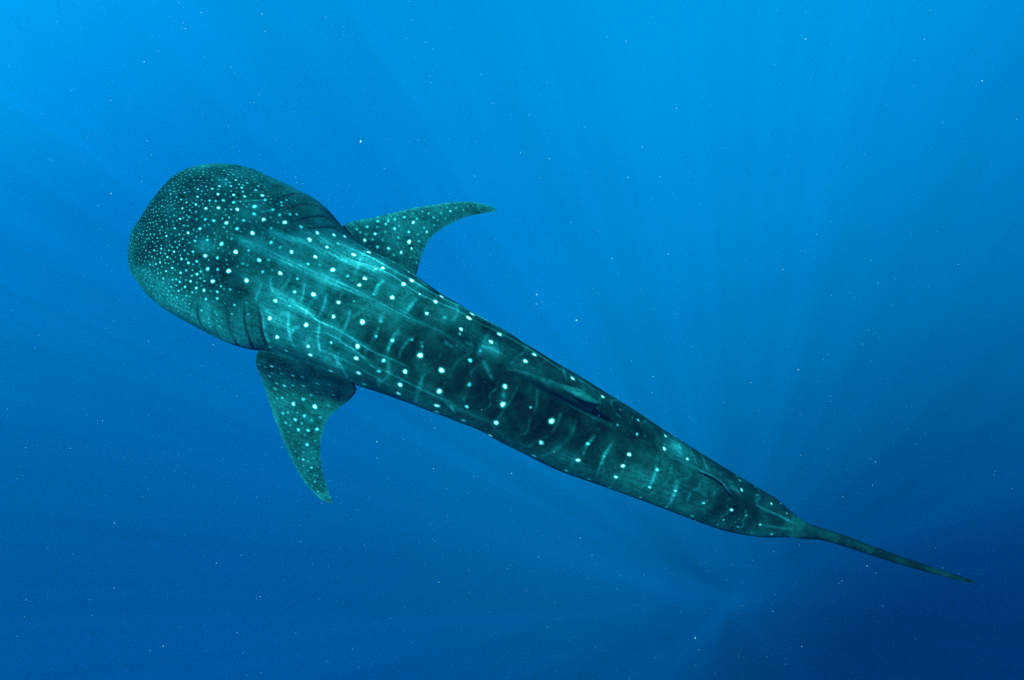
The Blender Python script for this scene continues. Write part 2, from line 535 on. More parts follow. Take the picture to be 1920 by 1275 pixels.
    [0.5072, 0.672, 32.9, 0.85],
    [0.4594, 1.39, 20.8, 0.85],
    [0.5039, 1.33, 20.9, 0.95],
    [0.4405, 1.113, 12.7, 0.8],
    [0.4805, 1.299, 23.0, 0.3],
    [0.4127, 0.636, 17.5, 0.45],
    [0.4727, 1.896, 12.2, 0.3],
    [0.5295, 1.758, 22.6, 0.55],
    [0.505, 1.426, 16.7, 0.4],
    [0.505, 2.126, 28.5, 0.85],
    [0.5139, 2.518, 28.8, 0.95],
    [0.5195, 2.903, 33.6, 0.85],
    [0.5228, 3.157, 34.2, 0.55],
    [0.5417, 2.156, 22.5, 0.4],
    [0.5517, 2.596, 22.8, 0.6],
    [0.5573, 3.054, 29.9, 0.55],
    [0.5962, 3.193, 32.6, 0.9],
    [0.535, 1.541, 16.6, 0.4],
    [0.5417, 1.269, 25.3, 0.9],
    [0.4583, 1.866, 16.2, 0.3],
    [0.5962, 0.889, 28.2, 0.95],
    [0.5884, 1.233, 25.4, 0.95],
    [0.5473, 0.956, 28.0, 0.9],
    [0.6496, 0.926, 28.2, 0.85],
    [0.693, 0.938, 26.2, 0.75],
    [0.5795, 1.884, 24.8, 0.8],
    [0.5873, 2.204, 28.9, 0.85],
    [0.5918, 2.644, 29.4, 0.95],
    [0.6541, 3.06, 34.7, 0.5],
    [0.6496, 2.536, 29.4, 0.75],
    [0.6463, 2.017, 31.2, 0.9],
    [0.6174, 1.975, 14.5, 0.45],
    [0.6974, 2.53, 26.7, 1.0],
    [0.6963, 2.089, 21.0, 0.6],
    [0.6963, 3.03, 26.1, 0.6],
    [0.7475, 2.632, 23.6, 0.9],
    [0.6941, 1.474, 12.7, 0.5],
    [0.7208, 2.216, 16.9, 0.4],
    [0.7442, 1.07, 19.7, 0.5],
    [0.7464, 1.474, 19.3, 0.4],
    [0.7853, 1.04, 20.0, 0.7],
    [0.7853, 1.486, 21.7, 0.85],
    [0.8176, 1.444, 18.9, 0.9],
    [0.7464, 1.975, 21.2, 0.9],
    [0.7464, 2.282, 21.3, 0.95],
    [0.7853, 2.059, 21.5, 0.6],
    [0.7887, 2.584, 19.5, 0.65],
    [0.8176, 2.409, 18.6, 0.7],
    [0.7531, 3.157, 22.1, 0.5],
    [0.7909, 3.121, 22.1, 0.5],
    [0.8242, 3.133, 20.0, 0.45],
    [0.8565, 3.054, 20.1, 0.55],
    [0.8554, 2.391, 18.8, 0.6],
    [0.8899, 2.156, 18.9, 0.75],
    [0.8888, 2.602, 15.5, 0.5],
    [0.8888, 2.946, 15.7, 0.45],
    [0.9099, 2.614, 15.6, 0.4],
    [0.9099, 2.065, 13.3, 0.4],
    [0.8954, 1.36, 20.1, 0.7],
    [0.8943, 0.974, 18.1, 0.5],
    [0.891, 0.805, 16.0, 0.4],
    [0.7253, 3.072, 26.3, 0.5],
    [0.7186, 1.046, 17.4, 0.2],
    [0.7197, 1.48, 17.1, 0.25],
    [0.673, 1.571, 16.8, 0.25],
    [0.9377, 1.137, 15.8, 0.7],
    [0.9321, 2.15, 15.6, 0.6],
    [0.9522, 2.463, 18.0, 0.6],
    [0.9177, 1.137, 14.4, 0.5],
    [0.9321, 2.71, 15.8, 0.4],
    [0.96, 1.161, 13.5, 0.5],
    [0.9533, 0.769, 13.7, 0.5],
    [0.9188, 0.648, 15.1, 0.5]]
# pale lines: half width mm, brightness, height mm, [(u, angle)...]
LINES = [[39.6, 0.3, 4, [[0.1902, 1.565],
    [0.2036, 1.577],
    [0.2325, 1.577],
    [0.2614, 1.577],
    [0.2892, 1.577],
    [0.3226, 1.565],
    [0.356, 1.571],
    [0.3815, 1.577],
    [0.4071, 1.595]]],
    [7.0, 0.36, 5, [[0.2024, 1.571],
    [0.2314, 1.565],
    [0.2614, 1.571],
    [0.2881, 1.571],
    [0.3215, 1.553],
    [0.3548, 1.553],
    [0.3804, 1.565],
    [0.4338, 1.589],
    [0.465, 1.565],
    [0.495, 1.571],
    [0.5172, 1.583]]],
    [8.8, 0.4, 2, [[0.257, 1.601],
    [0.2903, 1.595],
    [0.3248, 1.589],
    [0.3571, 1.589],
    [0.3893, 1.589]]],
    [26.4, 0.16, 4, [[0.3815, 1.577],
    [0.4338, 1.589],
    [0.465, 1.565],
    [0.495, 1.571],
    [0.5172, 1.583],
    [0.5406, 1.589]]],
    [35.2, 0.4, 5, [[0.2358, 1.402],
    [0.2603, 1.384],
    [0.2892, 1.318],
    [0.3192, 1.251],
    [0.3493, 1.173],
    [0.3693, 1.119],
    [0.4027, 1.106]]],
    [8.8, 0.62, 9, [[0.3315, 1.185],
    [0.3682, 1.094],
    [0.4016, 1.07],
    [0.4372, 1.113],
    [0.4694, 1.028],
    [0.5006, 0.944],
    [0.5328, 0.938],
    [0.5539, 0.895],
    [0.594, 0.811],
    [0.624, 0.841],
    [0.6496, 0.847],
    [0.6986, 0.841]]],
    [14.1, 0.6, 8, [[0.3148, 0.98],
    [0.3504, 0.865],
    [0.3971, 0.92],
    [0.4194, 0.889],
    [0.4427, 0.877],
    [0.465, 0.817],
    [0.4861, 0.751],
    [0.5083, 0.57],
    [0.5328, 0.654],
    [0.5628, 0.666]]],
    [11.0, 0.5, 6, [[0.3181, 0.69],
    [0.3537, 0.588],
    [0.3893, 0.594],
    [0.4138, 0.618],
    [0.4516, 0.709]]],
    [52.8, 0.28, 0, [[0.2725, 1.215],
    [0.297, 1.125],
    [0.3293, 0.932],
    [0.366, 0.859],
    [0.396, 0.829]]],
    [57.2, 0.2, 0, [[0.297, 1.263],
    [0.3293, 1.125],
    [0.3637, 1.028],
    [0.3871, 1.052]]],
    [44.0, 0.45, 2, [[0.2803, 1.975],
    [0.2981, 1.969],
    [0.3237, 2.017],
    [0.3504, 2.126]]],
    [13.2, 0.5, 8, [[0.3103, 2.017],
    [0.3315, 2.047],
    [0.3504, 2.138],
    [0.376, 2.162],
    [0.4038, 2.228],
    [0.4294, 2.288],
    [0.4494, 2.294],
    [0.4705, 2.325]]],
    [26.4, 0.25, 0, [[0.3504, 2.138],
    [0.376, 2.162],
    [0.4038, 2.228],
    [0.4271, 2.276]]],
    [13.2, 0.42, 8, [[0.3315, 2.391],
    [0.3515, 2.331],
    [0.3704, 2.288],
    [0.3915, 2.343],
    [0.4071, 2.385],
    [0.4227, 2.469],
    [0.4316, 2.548],
    [0.4483, 2.554],
    [0.4638, 2.596],
    [0.5006, 2.65],
    [0.5362, 2.662]]],
    [26.4, 0.28, 0, [[0.3715, 2.3],
    [0.4004, 2.379],
    [0.4238, 2.505]]],
    [9.7, 0.3, 4, [[0.366, 2.614],
    [0.3949, 2.632],
    [0.4138, 2.662],
    [0.4305, 2.729],
    [0.4427, 2.783],
    [0.4594, 2.891]]],
    [13.2, 0.4, 0, [[0.3081, 3.066],  # highlight along the flank's edge over the fin, put into the colour
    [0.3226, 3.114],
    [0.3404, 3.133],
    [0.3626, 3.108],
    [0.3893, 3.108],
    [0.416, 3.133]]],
    [39.6, 0.33, 0, [[0.2814, 2.156],
    [0.2903, 2.234],
    [0.3014, 2.343]]],
    [17.6, 0.3, 0, [[0.2803, 2.186],
    [0.2903, 2.379],
    [0.2981, 2.62],
    [0.307, 2.873]]],
    [70.4, 0.16, 0, [[0.3059, 2.325],
    [0.3359, 2.445],
    [0.366, 2.614],
    [0.396, 2.777]]],
    [70.4, 0.13, 0, [[0.3393, 2.602],
    [0.3693, 2.795],
    [0.3971, 2.843]]],
    [13.2, 0.3, 0, [[0.9155, 1.547],
    [0.941, 1.504],
    [0.9744, 1.474]]],
    [13.2, 0.25, 0, [[0.9355, 2.144],
    [0.9566, 1.987],
    [0.9811, 1.746]]],
    [17.6, 0.3, 0, [[0.8187, 1.553],
    [0.842, 1.553],
    [0.8643, 1.354]]],
    [30.8, 0.22, 0, [[0.5006, 2.65],
    [0.5439, 2.723],
    [0.594, 2.741]]],
    [8.8, 0.3, 0, [[0.2937, 1.691],
    [0.2948, 1.788],
    [0.2937, 1.884]]],
    [11.0, 0.3, 0, [[0.2747, 1.782],
    [0.2803, 1.878],
    [0.2881, 1.969]]],
    [12.3, 0.35, 0, [[0.2692, 1.902],
    [0.2714, 2.011],
    [0.2725, 2.107]]],
    [9.7, 0.35, 0, [[0.3137, 1.734],
    [0.3192, 1.866],
    [0.3215, 1.987]]],
    [12.3, 0.35, 0, [[0.3126, 2.101],
    [0.3181, 2.282],
    [0.3226, 2.421],
    [0.3304, 2.614],
    [0.3393, 2.831]]],
    [10.6, 0.4, 0, [[0.3426, 1.74],
    [0.3471, 1.89],
    [0.3482, 2.071]]],
    [11.0, 0.35, 0, [[0.3771, 1.818],
    [0.3804, 1.963],
    [0.3826, 2.144]]],
    [13.2, 0.3, 0, [[0.4138, 1.746],
    [0.416, 1.83]]],
    [9.7, 0.25, 0, [[0.4171, 1.878],
    [0.4182, 2.005],
    [0.4194, 2.089]]],
    [13.2, 0.33, 0, [[0.4394, 1.8],
    [0.4372, 1.927],
    [0.4383, 2.095],
    [0.4394, 2.204]]],
    [13.2, 0.3, 0, [[0.4605, 1.776],
    [0.4561, 1.878],
    [0.4527, 2.059],
    [0.4538, 2.228]]],
    [17.6, 0.25, 0, [[0.4872, 2.294],
    [0.4894, 2.505],
    [0.4917, 2.801],
    [0.495, 3.199]]],
    [13.2, 0.35, 0, [[0.5339, 2.735],
    [0.5428, 2.891]]],
    [15.4, 0.4, 0, [[0.4394, 1.215],
    [0.4383, 1.42],
    [0.436, 1.577]]],
    [15.4, 0.38, 0, [[0.3938, 1.221],
    [0.3915, 1.366],
    [0.3938, 1.517]]],
    [15.4, 0.4, 0, [[0.6986, 1.854],
    [0.6963, 2.107],
    [0.6986, 2.361]]],
    [15.4, 0.35, 0, [[0.7219, 1.884],
    [0.7208, 2.228],
    [0.7264, 2.723]]],
    [13.2, 0.35, 0, [[0.7842, 2.113],
    [0.7898, 2.632]]],
    [15.4, 0.4, 0, [[0.8142, 2.095],
    [0.8187, 2.536],
    [0.8242, 3.09]]],
    [11.0, 0.35, 0, [[0.3504, 2.126],
    [0.356, 2.288],
    [0.3582, 2.415],
    [0.3682, 2.686]]],
    [14.1, 0.35, 0, [[0.3804, 2.59],
    [0.3915, 2.729],
    [0.4016, 2.934],
    [0.4071, 3.09]]],
    [15.4, 0.3, 0, [[0.4416, 2.759],
    [0.4472, 3.012]]],
    [5.3, 0.3, 0, [[0.1835, 1.969],
    [0.1947, 2.029],
    [0.2036, 2.126]]],
    [5.3, 0.35, 0, [[0.2136, 1.951],
    [0.2202, 2.029],
    [0.228, 2.12]]],
    [5.7, 0.4, 0, [[0.1813, 1.281],
    [0.1924, 1.197],
    [0.2047, 1.119],
    [0.2169, 1.034]]],
    [7.9, 0.4, 0, [[0.2202, 1.233],
    [0.2269, 1.173],
    [0.2336, 1.106]]],
    [5.3, 0.35, 0, [[0.1935, 1.034],
    [0.2058, 0.926]]],
    [4.8, 0.3, 0, [[0.1591, 1.046],
    [0.1691, 0.998]]],
    [7.0, 0.3, 0, [[0.1802, 1.438],
    [0.1824, 1.354]]],
    [7.9, 0.3, 0, [[0.2369, 1.426],
    [0.2414, 1.517]]],
    [4.8, 0.25, 0, [[0.1591, 1.643],
    [0.1613, 1.709]]],
    [4.8, 0.25, 0, [[0.188, 1.601],
    [0.1913, 1.673],
    [0.1947, 1.782]]],
    [13.2, 0.35, 0, [[0.4928, 1.667],
    [0.505, 1.685]]],
    [17.6, 0.3, 0, [[0.5417, 1.631],
    [0.5506, 1.752],
    [0.5651, 1.902]]],
    [22.0, 0.3, 0, [[0.535, 1.643],
    [0.535, 1.45],
    [0.5484, 1.39],
    [0.5584, 1.378]]],
    [17.6, 0.25, 0, [[0.5795, 1.939],
    [0.584, 2.071]]],
    [13.2, 0.28, 0, [[0.515, 1.498],
    [0.5261, 1.523]]]]
MOTTLE_DAPPLES = [[0.3092, 1.04, 176, 0.16], [0.3682, 0.914, 158, 0.17], [0.4194, 0.98, 132, 0.15], [0.4828, 0.871, 97, 0.12], [0.6274, 1.957, 264, -0.1], [0.7152, 1.553, 220, -0.1], [0.4194, 2.12, 110, -0.08], [0.5584, 2.24, 198, -0.06], [0.9021, 2.047, 154, -0.08], [0.307, 2.18, 176, 0.22], [0.2914, 1.408, 198, 0.12], [0.3359, 1.113, 176, 0.15], [0.5506, 1.366, 114, 0.28], [0.535, 1.324, 79, 0.2], [0.5918, 1.378, 97, 0.15], [0.8176, 1.245, 114, 0.34], [0.7987, 1.215, 88, 0.3], [0.8487, 1.462, 97, 0.22], [0.6941, 2.608, 106, 0.25], [0.7631, 3.434, 79, 0.2], [0.8165, 2.499, 88, 0.22], [0.7742, 2.475, 110, 0.15], [0.7931, 2.138, 110, 0.14], [0.8487, 2.053, 97, 0.18], [0.3315, 2.306, 198, 0.12], [0.3359, 1.535, 132, 0.1], [0.584, 2.071, 62, 0.2], [0.2759, 1.667, 198, 0.16], [0.3315, 1.691, 176, 0.1], [0.3726, 1.07, 220, 0.13], [0.4338, 1.088, 176, 0.14], [0.4883, 1.137, 132, 0.15], [0.3882, 2.409, 220, 0.1], [0.4216, 1.541, 176, 0.15], [0.1802, 1.776, 44, 0.3], [0.1568, 1.915, 352, -0.03], [0.505, 2.083, 308, -0.12], [0.5918, 2.18, 352, -0.12], [0.6852, 1.788, 264, -0.12], [0.4549, 2.011, 176, -0.06], [0.2247, 1.981, 264, -0.05], [0.8788, 2.409, 176, -0.08], [0.9622, 1.74, 53, 0.14], [0.9232, 1.836, 110, -0.1], [0.7531, 1.625, 176, -0.08]]
GILLS = [[[0.2058, 2.361], [0.2069, 2.499], [0.2091, 2.608], [0.2136, 2.825], [0.2202, 2.994], [0.228, 3.199]], [[0.2214, 2.246], [0.2247, 2.367], [0.2303, 2.548], [0.2358, 2.753], [0.2403, 3.018], [0.2436, 3.217]], [[0.2403, 2.162], [0.2436, 2.3], [0.2503, 2.524], [0.257, 2.71], [0.2636, 2.94], [0.2692, 3.265]], [[0.2603, 2.132], [0.2647, 2.264], [0.2703, 2.439], [0.2781, 2.668], [0.2848, 2.909], [0.287, 3.217]], [[0.2759, 2.144], [0.2814, 2.234], [0.2881, 2.391], [0.2937, 2.584], [0.3003, 2.807], [0.3048, 3.024]], [[0.2091, 0.841], [0.2113, 0.696], [0.2158, 0.522]], [[0.2258, 0.932], [0.2303, 0.805], [0.2347, 0.678], [0.2392, 0.558], [0.2469, 0.461], [0.257, 0.455]], [[0.2447, 1.082], [0.2481, 0.968], [0.2547, 0.805], [0.2636, 0.642], [0.2725, 0.552]], [[0.2614, 1.167], [0.267, 1.058], [0.2759, 0.883], [0.2836, 0.715], [0.2925, 0.618], [0.3003, 0.588]], [[0.277, 1.149], [0.2848, 1.052], [0.2937, 0.877], [0.3026, 0.696], [0.3103, 0.624]]]
FINS = {"pecL": {"le": [[-1.3239, -0.5355, -0.2777],
    [-1.3231, -0.6386, -0.3543],
    [-1.2667, -0.7367, -0.4516],
    [-1.1343, -0.8793, -0.5736],
    [-1.0031, -1.0209, -0.6833],
    [-0.8658, -1.1503, -0.7882],
    [-0.712, -1.2774, -0.8923],
    [-0.5516, -1.3867, -0.9695],
    [-0.398, -1.4455, -1.0195],
    [-0.3124, -1.4586, -1.0333]],
    "te": [[-0.5393, -0.4502, -0.2938],
    [-0.4846, -0.5006, -0.3422],
    [-0.5118, -0.615, -0.4109],
    [-0.5678, -0.7144, -0.4752],
    [-0.604, -0.8054, -0.5366],
    [-0.6028, -0.9035, -0.6111],
    [-0.5749, -1.0289, -0.7154],
    [-0.5198, -1.1358, -0.8029],
    [-0.4368, -1.2579, -0.9059],
    [-0.2562, -1.4435, -1.028]],
    "spots": [[-1.217, -0.573, -0.316, 17.8, 0.6],
    [-1.108, -0.588, -0.339, 17.9, 0.75],
    [-1.228, -0.635, -0.363, 17.9, 0.55],
    [-1.163, -0.63, -0.367, 13.5, 0.5],
    [-1.051, -0.582, -0.341, 13.5, 0.3],
    [-1.118, -0.659, -0.398, 14.9, 0.5],
    [-1.163, -0.7, -0.429, 18.1, 0.6],
    [-1.04, -0.628, -0.379, 18.0, 0.5],
    [-0.952, -0.604, -0.37, 19.4, 0.65],
    [-0.871, -0.569, -0.352, 19.4, 0.5],
    [-0.953, -0.54, -0.32, 18.0, 0.35],
    [-0.75, -0.577, -0.37, 22.7, 0.55],
    [-0.653, -0.533, -0.348, 22.7, 0.35],
    [-1.081, -0.733, -0.463, 18.2, 0.55],
    [-1.016, -0.718, -0.455, 19.6, 0.75],
    [-0.95, -0.684, -0.433, 18.2, 0.5],
    [-0.863, -0.653, -0.416, 20.4, 0.6],
    [-1.114, -0.781, -0.498, 18.2, 0.5],
    [-0.747, -0.648, -0.42, 22.8, 0.3],
    [-0.616, -0.617, -0.407, 22.8, 0.45],
    [-0.799, -0.706, -0.459, 19.7, 0.45],
    [-0.933, -0.757, -0.49, 13.7, 0.3],
    [-1.006, -0.825, -0.538, 18.4, 0.5],
    [-1.064, -0.85, -0.555, 16.1, 0.4],
    [-0.978, -0.785, -0.509, 13.7, 0.35],
    [-0.848, -0.766, -0.501, 20.6, 0.5],
    [-0.9, -0.825, -0.543, 20.7, 0.8],
    [-0.734, -0.774, -0.512, 25.3, 0.8],
    [-0.631, -0.723, -0.479, 20.7, 0.3],
    [-0.973, -0.932, -0.619, 17.6, 0.5],
    [-0.923, -0.911, -0.605, 18.5, 0.4],
    [-0.89, -0.883, -0.586, 12.5, 0.3],
    [-0.839, -0.871, -0.578, 13.9, 0.35],
    [-0.785, -0.883, -0.588, 20.8, 0.5],
    [-0.849, -0.938, -0.627, 18.6, 0.65],
    [-0.919, -0.993, -0.665, 16.8, 0.5],
    [-0.707, -0.879, -0.588, 18.5, 0.35],
    [-0.654, -0.839, -0.56, 18.5, 0.35],
    [-0.788, -0.945, -0.635, 15.4, 0.4],
    [-0.861, -0.996, -0.67, 14.0, 0.4],
    [-0.792, -1.002, -0.678, 19.6, 0.6],
    [-0.707, -0.975, -0.661, 18.7, 0.6],
    [-0.652, -0.94, -0.637, 21.0, 0.6],
    [-0.866, -1.058, -0.717, 14.1, 0.35],
    [-0.727, -1.019, -0.694, 14.1, 0.35],
    [-0.808, -1.055, -0.718, 12.7, 0.3],
    [-0.675, -1.086, -0.75, 18.9, 0.65],
    [-0.625, -1.033, -0.713, 16.5, 0.35],
    [-0.795, -1.127, -0.774, 12.3, 0.3],
    [-0.744, -1.103, -0.758, 12.3, 0.3],
    [-0.663, -1.149, -0.799, 14.2, 0.4],
    [-0.607, -1.124, -0.785, 13.3, 0.35],
    [-0.578, -1.108, -0.775, 13.3, 0.35],
    [-0.734, -1.173, -0.813, 13.3, 0.35],
    [-0.687, -1.218, -0.85, 13.3, 0.4],
    [-0.65, -1.212, -0.847, 16.7, 0.6],
    [-0.598, -1.204, -0.843, 14.3, 0.45],
    [-0.546, -1.241, -0.871, 16.7, 0.55],
    [-0.573, -1.165, -0.816, 12.4, 0.4],
    [-0.622, -1.258, -0.88, 12.9, 0.4],
    [-0.57, -1.282, -0.898, 13.4, 0.4],
    [-0.503, -1.291, -0.911, 13.5, 0.4],
    [-0.474, -1.288, -0.915, 12.5, 0.4],
    [-0.587, -1.312, -0.918, 12.0, 0.35],
    [-0.473, -1.341, -0.947, 14.5, 0.5],
    [-0.521, -1.342, -0.942, 12.0, 0.4],
    [-0.415, -1.411, -0.997, 13.6, 0.45],
    [-0.482, -1.387, -0.975, 12.6, 0.4],
    [-0.408, -1.347, -0.961, 12.1, 0.35],
    [-0.38, -1.422, -1.008, 11.7, 0.35]],
    "u": [0.2914349276974416, 0.41156840934371525]}, "pecR": {"le": [[-1.1792, 0.5635, 0.0783],
    [-1.1814, 0.6574, 0.0659],
    [-0.9882, 0.8352, 0.0588],
    [-0.864, 0.9556, 0.0545],
    [-0.7352, 1.084, 0.0529],
    [-0.6167, 1.1777, 0.0515],
    [-0.517, 1.2622, 0.0474],
    [-0.335, 1.378, 0.0426],
    [-0.1953, 1.4268, 0.0272],
    [-0.149, 1.4341, 0.0195]],
    "te": [[-0.4613, 0.4733, 0.005],
    [-0.4647, 0.5799, 0.0074],
    [-0.4963, 0.6641, 0.0028],
    [-0.5214, 0.8157, 0.0093],
    [-0.5016, 0.9519, 0.0107],
    [-0.4296, 1.0906, 0.0131],
    [-0.3374, 1.2255, 0.0145],
    [-0.2533, 1.3069, 0.0093],
    [-0.1888, 1.3637, 0.0069],
    [-0.1063, 1.4245, 0.0166]],
    "spots": [[-1.11, 0.637, 0.06, 15.7, 0.5],
    [-1.026, 0.7, 0.054, 15.8, 0.65],
    [-0.972, 0.78, 0.054, 15.9, 0.65],
    [-0.906, 0.853, 0.052, 16.0, 0.45],
    [-0.895, 0.794, 0.048, 13.6, 0.6],
    [-0.947, 0.741, 0.05, 13.6, 0.4],
    [-1.07, 0.622, 0.058, 13.4, 0.55],
    [-1.013, 0.638, 0.052, 15.7, 0.4],
    [-0.937, 0.68, 0.046, 18.1, 0.8],
    [-0.861, 0.737, 0.042, 15.9, 0.4],
    [-1.008, 0.587, 0.055, 17.9, 0.95],
    [-0.95, 0.624, 0.047, 16.6, 0.45],
    [-0.854, 0.667, 0.039, 20.4, 0.35],
    [-0.887, 0.585, 0.044, 16.6, 0.65],
    [-0.787, 0.625, 0.034, 18.1, 0.75],
    [-0.726, 0.591, 0.029, 15.8, 0.4],
    [-0.807, 0.795, 0.039, 16.0, 0.7],
    [-0.682, 0.942, 0.034, 16.1, 0.85],
    [-0.64, 0.782, 0.021, 19.7, 0.95],
    [-0.679, 0.853, 0.029, 15.2, 0.65],
    [-0.676, 0.642, 0.024, 17.3, 0.75],
    [-0.598, 0.722, 0.015, 11.9, 0.8],
    [-0.552, 0.932, 0.017, 14.8, 0.7],
    [-0.59, 0.962, 0.024, 13.9, 0.5],
    [-0.673, 0.985, 0.036, 12.9, 0.5],
    [-0.781, 0.95, 0.045, 14.7, 0.55],
    [-0.847, 0.897, 0.049, 15.1, 0.5],
    [-0.889, 0.82, 0.048, 13.7, 0.5],
    [-0.741, 0.747, 0.031, 16.0, 0.45],
    [-0.606, 0.87, 0.021, 15.2, 0.35],
    [-0.587, 0.642, 0.015, 15.9, 0.3],
    [-0.519, 0.623, 0.009, 16.0, 0.3],
    [-0.773, 0.858, 0.039, 11.9, 0.4],
    [-0.553, 1.075, 0.029, 13.1, 0.5],
    [-0.609, 1.09, 0.038, 12.1, 0.5],
    [-0.517, 1.14, 0.032, 12.6, 0.5],
    [-0.456, 1.206, 0.03, 11.3, 0.8],
    [-0.463, 1.126, 0.022, 11.7, 0.4],
    [-0.513, 1.069, 0.023, 11.7, 0.4],
    [-0.522, 1.015, 0.019, 12.6, 0.4],
    [-0.424, 1.254, 0.032, 10.8, 0.45],
    [-0.499, 1.224, 0.039, 10.8, 0.4],
    [-0.364, 1.276, 0.026, 10.9, 0.4],
    [-0.339, 1.322, 0.03, 10.4, 0.35],
    [-0.665, 1.066, 0.043, 12.1, 0.45],
    [-0.739, 1.025, 0.047, 12.0, 0.4],
    [-0.263, 1.37, 0.026, 9.5, 0.35],
    [-0.574, 0.83, 0.016, 15.2, 0.45]],
    "u": [0.2992213570634038, 0.41601779755283647]}, "dor1": {"le": [[0.4244, 0.0469, 0.3404],
    [0.5842, 0.0571, 0.4418],
    [0.7381, 0.0449, 0.5776],
    [0.8795, 0.0514, 0.6257],
    [0.994, 0.0278, 0.7439],
    [1.0638, 0.021, 0.7793]],
    "te": [[1.4167, 0.0025, 0.3287],
    [1.3136, 0.0068, 0.4163],
    [1.2543, 0.0039, 0.5263],
    [1.231, 0.0086, 0.6313],
    [1.2389, 0.0167, 0.719],
    [1.2399, 0.0259, 0.7748]],
    "u": [0.5706340378197998, 0.7152391546162402]}, "dor2": {"le": [[2.228, 0.0492, 0.2351],
    [2.2991, 0.0219, 0.3061],
    [2.3835, 0.0118, 0.3734],
    [2.4873, -0.0009, 0.3899],
    [2.5442, -0.0437, 0.402]],
    "te": [[2.7241, 0.0968, 0.252],
    [2.6401, 0.0714, 0.2999],
    [2.6011, 0.0294, 0.3356],
    [2.5951, -0.0294, 0.3688],
    [2.618, -0.0648, 0.3909]],
    "u": [0.8420467185761957, 0.8998887652947719]}, "cauU": {"le": [[3.1264, -0.0155, 0.2047],
    [3.3052, -0.0206, 0.3027],
    [3.507, -0.0096, 0.4502],
    [3.6747, -0.0144, 0.5896],
    [3.8685, -0.018, 0.7527],
    [4.0583, -0.0114, 0.8977],
    [4.2379, 0.0045, 0.9921]],
    "te": [[3.5068, 0.0211, 0.0381],
    [3.5502, 0.001, 0.183],
    [3.6789, 0.0082, 0.3441],
    [3.8336, -0.004, 0.5221],
    [3.9807, -0.0121, 0.7114],
    [4.1309, -0.008, 0.8734],
    [4.3, 0.0134, 1.0108]],
    "u": [0.967741935483871, 0.996]}, "cauL": {"le": [[3.4449, 0.052, -0.1892],
    [3.6476, 0.085, -0.2983],
    [3.8735, 0.1357, -0.4207],
    [4.0994, 0.1848, -0.5331],
    [4.2495, 0.2176, -0.6151]],
    "te": [[3.5431, 0.0346, -0.0071],
    [3.6739, 0.0656, -0.123],
    [3.8866, 0.1136, -0.2791],
    [4.1052, 0.1713, -0.4526],
    [4.2895, 0.2237, -0.6202]],
    "u": [0.967741935483871, 0.996]}}

rng = np.random.default_rng(11)
NU, NV = 720, 600
ug = np.linspace(0.0, 1.0, NU)
# angle around the body: finer on the back and flanks
tv = np.arange(NV) / NV
thg = 2 * np.pi * tv + 0.42 * np.sin(2 * np.pi * tv - np.pi / 2 + np.pi)*1.0
thg = thg - thg[0]
ug[0] = 1e-4
G = surf(np.repeat(ug[:, None], NV, 1), np.repeat(thg[None], NU, 0), TABLE)
Cc, Tt, Ll, Dd = body_frame(ug, TABLE)

verts = [G.reshape(-1, 3)]
index = np.arange(NU * NV).reshape(NU, NV)
quads = []
keep = np.ones((NU - 1, NV), bool)
base = NU * NV
fin_ranges = []

